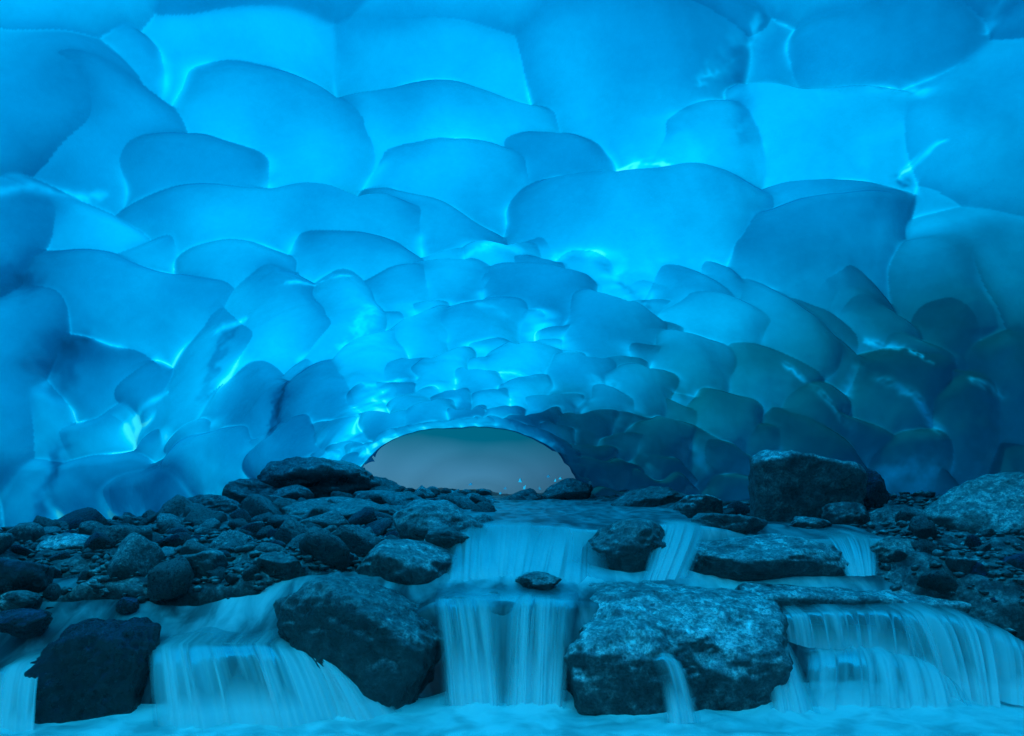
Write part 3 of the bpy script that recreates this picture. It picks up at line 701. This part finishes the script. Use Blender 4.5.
# left bank
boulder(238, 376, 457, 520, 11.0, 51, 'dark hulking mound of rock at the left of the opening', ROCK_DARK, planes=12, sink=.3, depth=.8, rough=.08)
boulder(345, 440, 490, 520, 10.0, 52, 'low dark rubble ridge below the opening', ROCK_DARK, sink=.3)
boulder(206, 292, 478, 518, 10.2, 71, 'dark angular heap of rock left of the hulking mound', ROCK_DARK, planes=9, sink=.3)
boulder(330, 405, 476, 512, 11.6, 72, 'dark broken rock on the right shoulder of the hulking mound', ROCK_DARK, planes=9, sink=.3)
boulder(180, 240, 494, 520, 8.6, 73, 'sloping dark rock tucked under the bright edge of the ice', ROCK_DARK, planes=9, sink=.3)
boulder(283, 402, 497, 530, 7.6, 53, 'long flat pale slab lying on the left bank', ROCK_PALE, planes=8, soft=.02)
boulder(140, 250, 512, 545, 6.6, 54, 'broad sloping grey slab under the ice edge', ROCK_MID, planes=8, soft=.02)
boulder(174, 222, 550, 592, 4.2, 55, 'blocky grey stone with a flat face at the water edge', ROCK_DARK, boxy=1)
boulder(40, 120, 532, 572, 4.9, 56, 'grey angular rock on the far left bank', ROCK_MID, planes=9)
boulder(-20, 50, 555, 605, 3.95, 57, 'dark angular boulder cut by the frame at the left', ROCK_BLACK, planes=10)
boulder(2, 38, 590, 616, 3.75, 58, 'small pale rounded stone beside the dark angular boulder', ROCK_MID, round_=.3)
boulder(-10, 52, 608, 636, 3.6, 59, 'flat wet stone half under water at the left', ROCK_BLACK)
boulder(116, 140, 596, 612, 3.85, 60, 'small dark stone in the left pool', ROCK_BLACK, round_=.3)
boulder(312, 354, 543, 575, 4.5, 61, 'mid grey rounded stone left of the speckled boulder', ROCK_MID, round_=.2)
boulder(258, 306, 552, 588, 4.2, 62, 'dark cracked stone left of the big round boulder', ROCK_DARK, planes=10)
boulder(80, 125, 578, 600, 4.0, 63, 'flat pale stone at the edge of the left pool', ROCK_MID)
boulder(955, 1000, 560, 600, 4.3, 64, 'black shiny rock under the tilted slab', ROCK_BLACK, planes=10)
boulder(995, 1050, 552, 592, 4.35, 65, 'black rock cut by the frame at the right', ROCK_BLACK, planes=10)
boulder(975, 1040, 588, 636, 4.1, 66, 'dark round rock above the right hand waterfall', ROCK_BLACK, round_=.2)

# small loose rocks, each its own object, copied from a few shapes
protos = []
for k in range(14):
    V, Fc = rock_shape(300+k, 3, planes=7+k % 4, soft=.012, rough=.035, round_=.2*(k % 6 == 0), lo_=.45)
    o = mesh_obj('rock', V, Fc, [ROCK_DARK, ROCK_MID, ROCK_DARK, ROCK_BLACK, ROCK_MID][k % 5]); protos.append(o)
used = set(); rk = random.Random(5)
def small_rock(x, y, s, label, group, lift=.25):
    k = rk.randrange(len(protos)); o = protos[k]
    if k in used: o = o.copy(); C.objects.link(o)
    used.add(k)
    z = float(bed(np.array(x), np.array(y)))
    sx, sy, sz = s*rk.uniform(.8, 1.3), s*rk.uniform(.7, 1.1), s*rk.uniform(.5, 1.0)
    o.location = (x, y, z+sz*lift); o.scale = (sx, sy, sz)
    o.rotation_euler = (rk.uniform(-.7, .7), rk.uniform(-.7, .7), rk.uniform(0, 6.28))
    tag(o, label, 'rock', group)
placed = []
def scatter(n, xr, yr, smin, smax, label, group, inside, tries=8000):
    c = 0
    for _ in range(tries):
        if c >= n: break
        y = yr[0]*(yr[1]/yr[0])**rk.random(); x = rk.uniform(*xr)
        if not inside(x, y): continue
        s = (smin*(smax/smin)**(rk.random()**1.4))*(y/5)**.35
        if any((x-a)**2+(y-b)**2 < (.75*(s+r))**2 for a, b, r in placed): continue
        placed.append((x, y, s)); small_rock(x, y, s, label, group); c += 1
    return c
lb = lambda x, y: x < chan_left(y)-.05 and x > np.interp(y, KY, XL)+.1 and abs(x/y) < .8
rb = lambda x, y: x > chan_right(y)-.1 and x < np.interp(y, KY, XR)-.1 and abs(x/y) < .8
c1 = scatter(195, (-5, 0), (3.8, 8.5), .055, .25, 'small dark wet angular rock lying loose on the left bank', 'small rocks strewn over the left bank', lb)
c2 = scatter(40, (-4, 0), (9, 13), .10, .22, 'small rock of the rubble heap towards the opening', 'rocks of the far rubble', lb)
c3 = scatter(60, (.9, 5), (4.0, 9), .05, .15, 'small dark rock lying among the boulders of the right bank', 'small rocks strewn over the right bank', rb)
# gravel and broken chips between the stones
def chips(name, n, inside, xr, yr, label, seed):
    r = np.random.default_rng(seed); V0, F0 = ico(1); Vs = []; Fs = []; m = 0
    while m < n:
        yv = yr[0]*(yr[1]/yr[0])**r.random(); xv = r.uniform(*xr)
        if not inside(xv, yv): continue
        sz = r.uniform(.012, .045)*(yv/5)**.5
        V = V0*r.uniform(.6, 1.25, (len(V0), 1))*np.array([r.uniform(.8, 1.4), r.uniform(.7, 1.2), r.uniform(.4, .9)])*sz
        a = r.uniform(0, 6.28); V = V @ np.array([[math.cos(a), math.sin(a), 0], [-math.sin(a), math.cos(a), 0], [0, 0, 1]])
        Vs.append(V+np.array([xv, yv, float(bed(np.array(xv), np.array(yv)))+sz*.3])); Fs.append(F0+m*len(V0)); m += 1
    o = mesh_obj(name, np.vstack(Vs), np.vstack(Fs), ROCK_MID, smooth=False)
    tag(o, label, 'gravel', kind='stuff')
chips('gravel', 3800, lb, (-5, 0), (3.7, 8.5), 'broken chips and gravel filling the left bank between the stones', 61)
chips('gravel', 1500, rb, (.9, 5), (3.8, 8), 'broken chips and gravel among the boulders of the right bank', 62)
# clear ice splinters standing on the lip of the opening
sh_spots = [(430, 488), (452, 492), (470, 484), (478, 490), (486, 493), (520, 480), (524, 487), (530, 492), (515, 494), (540, 488), (548, 476), (555, 480),
            (562, 489), (568, 486), (572, 491), (500, 493), (505, 488), (560, 478), (463, 493), (440, 494), (378, 486), (392, 489)]
for k, (px, py) in enumerate(sh_spots):
    Yv = 13.6; r = np.random.default_rng(900+k); hgt = r.uniform(.04, .09); wd = r.uniform(.018, .04)
    V = np.array([[-wd, 0, 0], [wd, -wd*.4, 0], [wd*.6, wd, 0], [-wd*.5, wd*.8, 0], [r.normal()*.03, 0, hgt], [wd*.7+r.normal()*.02, wd*.2, hgt*.6]])
    bm = bmesh.new(); [bm.verts.new(v) for v in V]; bmesh.ops.convex_hull(bm, input=bm.verts[:])
    me = bpy.data.meshes.new('ice_splinter'); bm.to_mesh(me); bm.free(); me.materials.append(SPLINT)
    o = bpy.data.objects.new('ice_splinter', me); C.objects.link(o); p = at(px, py, Yv); o.location = (p[0], p[1], p[2]-hgt*.5)
    tag(o, 'tiny bright splinter of clear ice glinting along the bottom of the opening', 'ice splinter', 'ice splinters at the opening')
print('rocks', c1, c2, c3, 'sites', len(sites), 'verts', NR*NC)

# ------------------------------------------------------------ beyond the opening
ring = P[-1][::6]; rc = np.array([-1.0, 14.25, .35])
prof = [(-.05, 1.05, 0), (.10, 1.16, .0), (.6, 1.5, .0), (2.2, 1.6, .0), (4.0, 1.55, 0), (5.6, 1.3, 0), (6.6, .9, 0), (7.1, .45, 0), (7.3, .02, 0)]
tt = np.linspace(0, len(prof)-1, 50)
dy = np.interp(tt, range(len(prof)), [p[0] for p in prof]); sc_ = np.interp(tt, range(len(prof)), [p[1] for p in prof])
G = np.stack([rc+(ring-rc)*k_+np.array([0, d_, 0]) for d_, k_ in zip(dy, sc_)])
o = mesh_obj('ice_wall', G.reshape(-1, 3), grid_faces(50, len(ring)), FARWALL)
tag(o, 'ice of the chamber seen through the opening, with grey haze painted on', 'ice wall', kind='structure')

# ------------------------------------------------------------ light
w = bpy.data.worlds.new('World'); scene.world = w; w.use_nodes = True
nt = w.node_tree; bg = nt.nodes['Background']; sky = nt.nodes.new('ShaderNodeTexSky')
sky.sky_type = 'NISHITA'; sky.sun_disc = False
SX, SY, EL = -.45, .5, math.radians(67)
sky.sun_elevation = EL; sky.sun_rotation = math.atan2(SX, SY)
nt.links.new(sky.outputs[0], bg.inputs[0]); bg.inputs[1].default_value = .14
ld = bpy.data.lights.new('sun', 'SUN'); ld.energy = 5.0; ld.angle = math.radians(.5); ld.color = (1, .985, .96)
lo = bpy.data.objects.new('sun', ld); C.objects.link(lo)
hn = math.hypot(SX, SY)
sd = Vector((SX/hn*math.cos(EL), SY/hn*math.cos(EL), math.sin(EL)))
lo.rotation_euler = (sd).to_track_quat('Z', 'Y').to_euler(); lo.location = sd*20

cam = bpy.data.cameras.new('camera'); co = bpy.data.objects.new('camera', cam); C.objects.link(co)
co.location = (0, 0, CAMZ); co.rotation_euler = (math.radians(90), 0, 0)
cam.sensor_width = 36; cam.lens = 36*F/1024; cam.shift_y = (HY-368)/1024; cam.clip_end = 500; cam.clip_start = .05
scene.camera = co
scene.view_settings.view_transform = 'Standard'; scene.view_settings.look = 'None'; scene.view_settings.exposure = 0
scene.cycles.use_denoising = True
scene.cycles.max_bounces = 10; scene.cycles.diffuse_bounces = 5; scene.cycles.transparent_max_bounces = 12
scene.cycles.caustics_reflective = False; scene.cycles.caustics_refractive = False
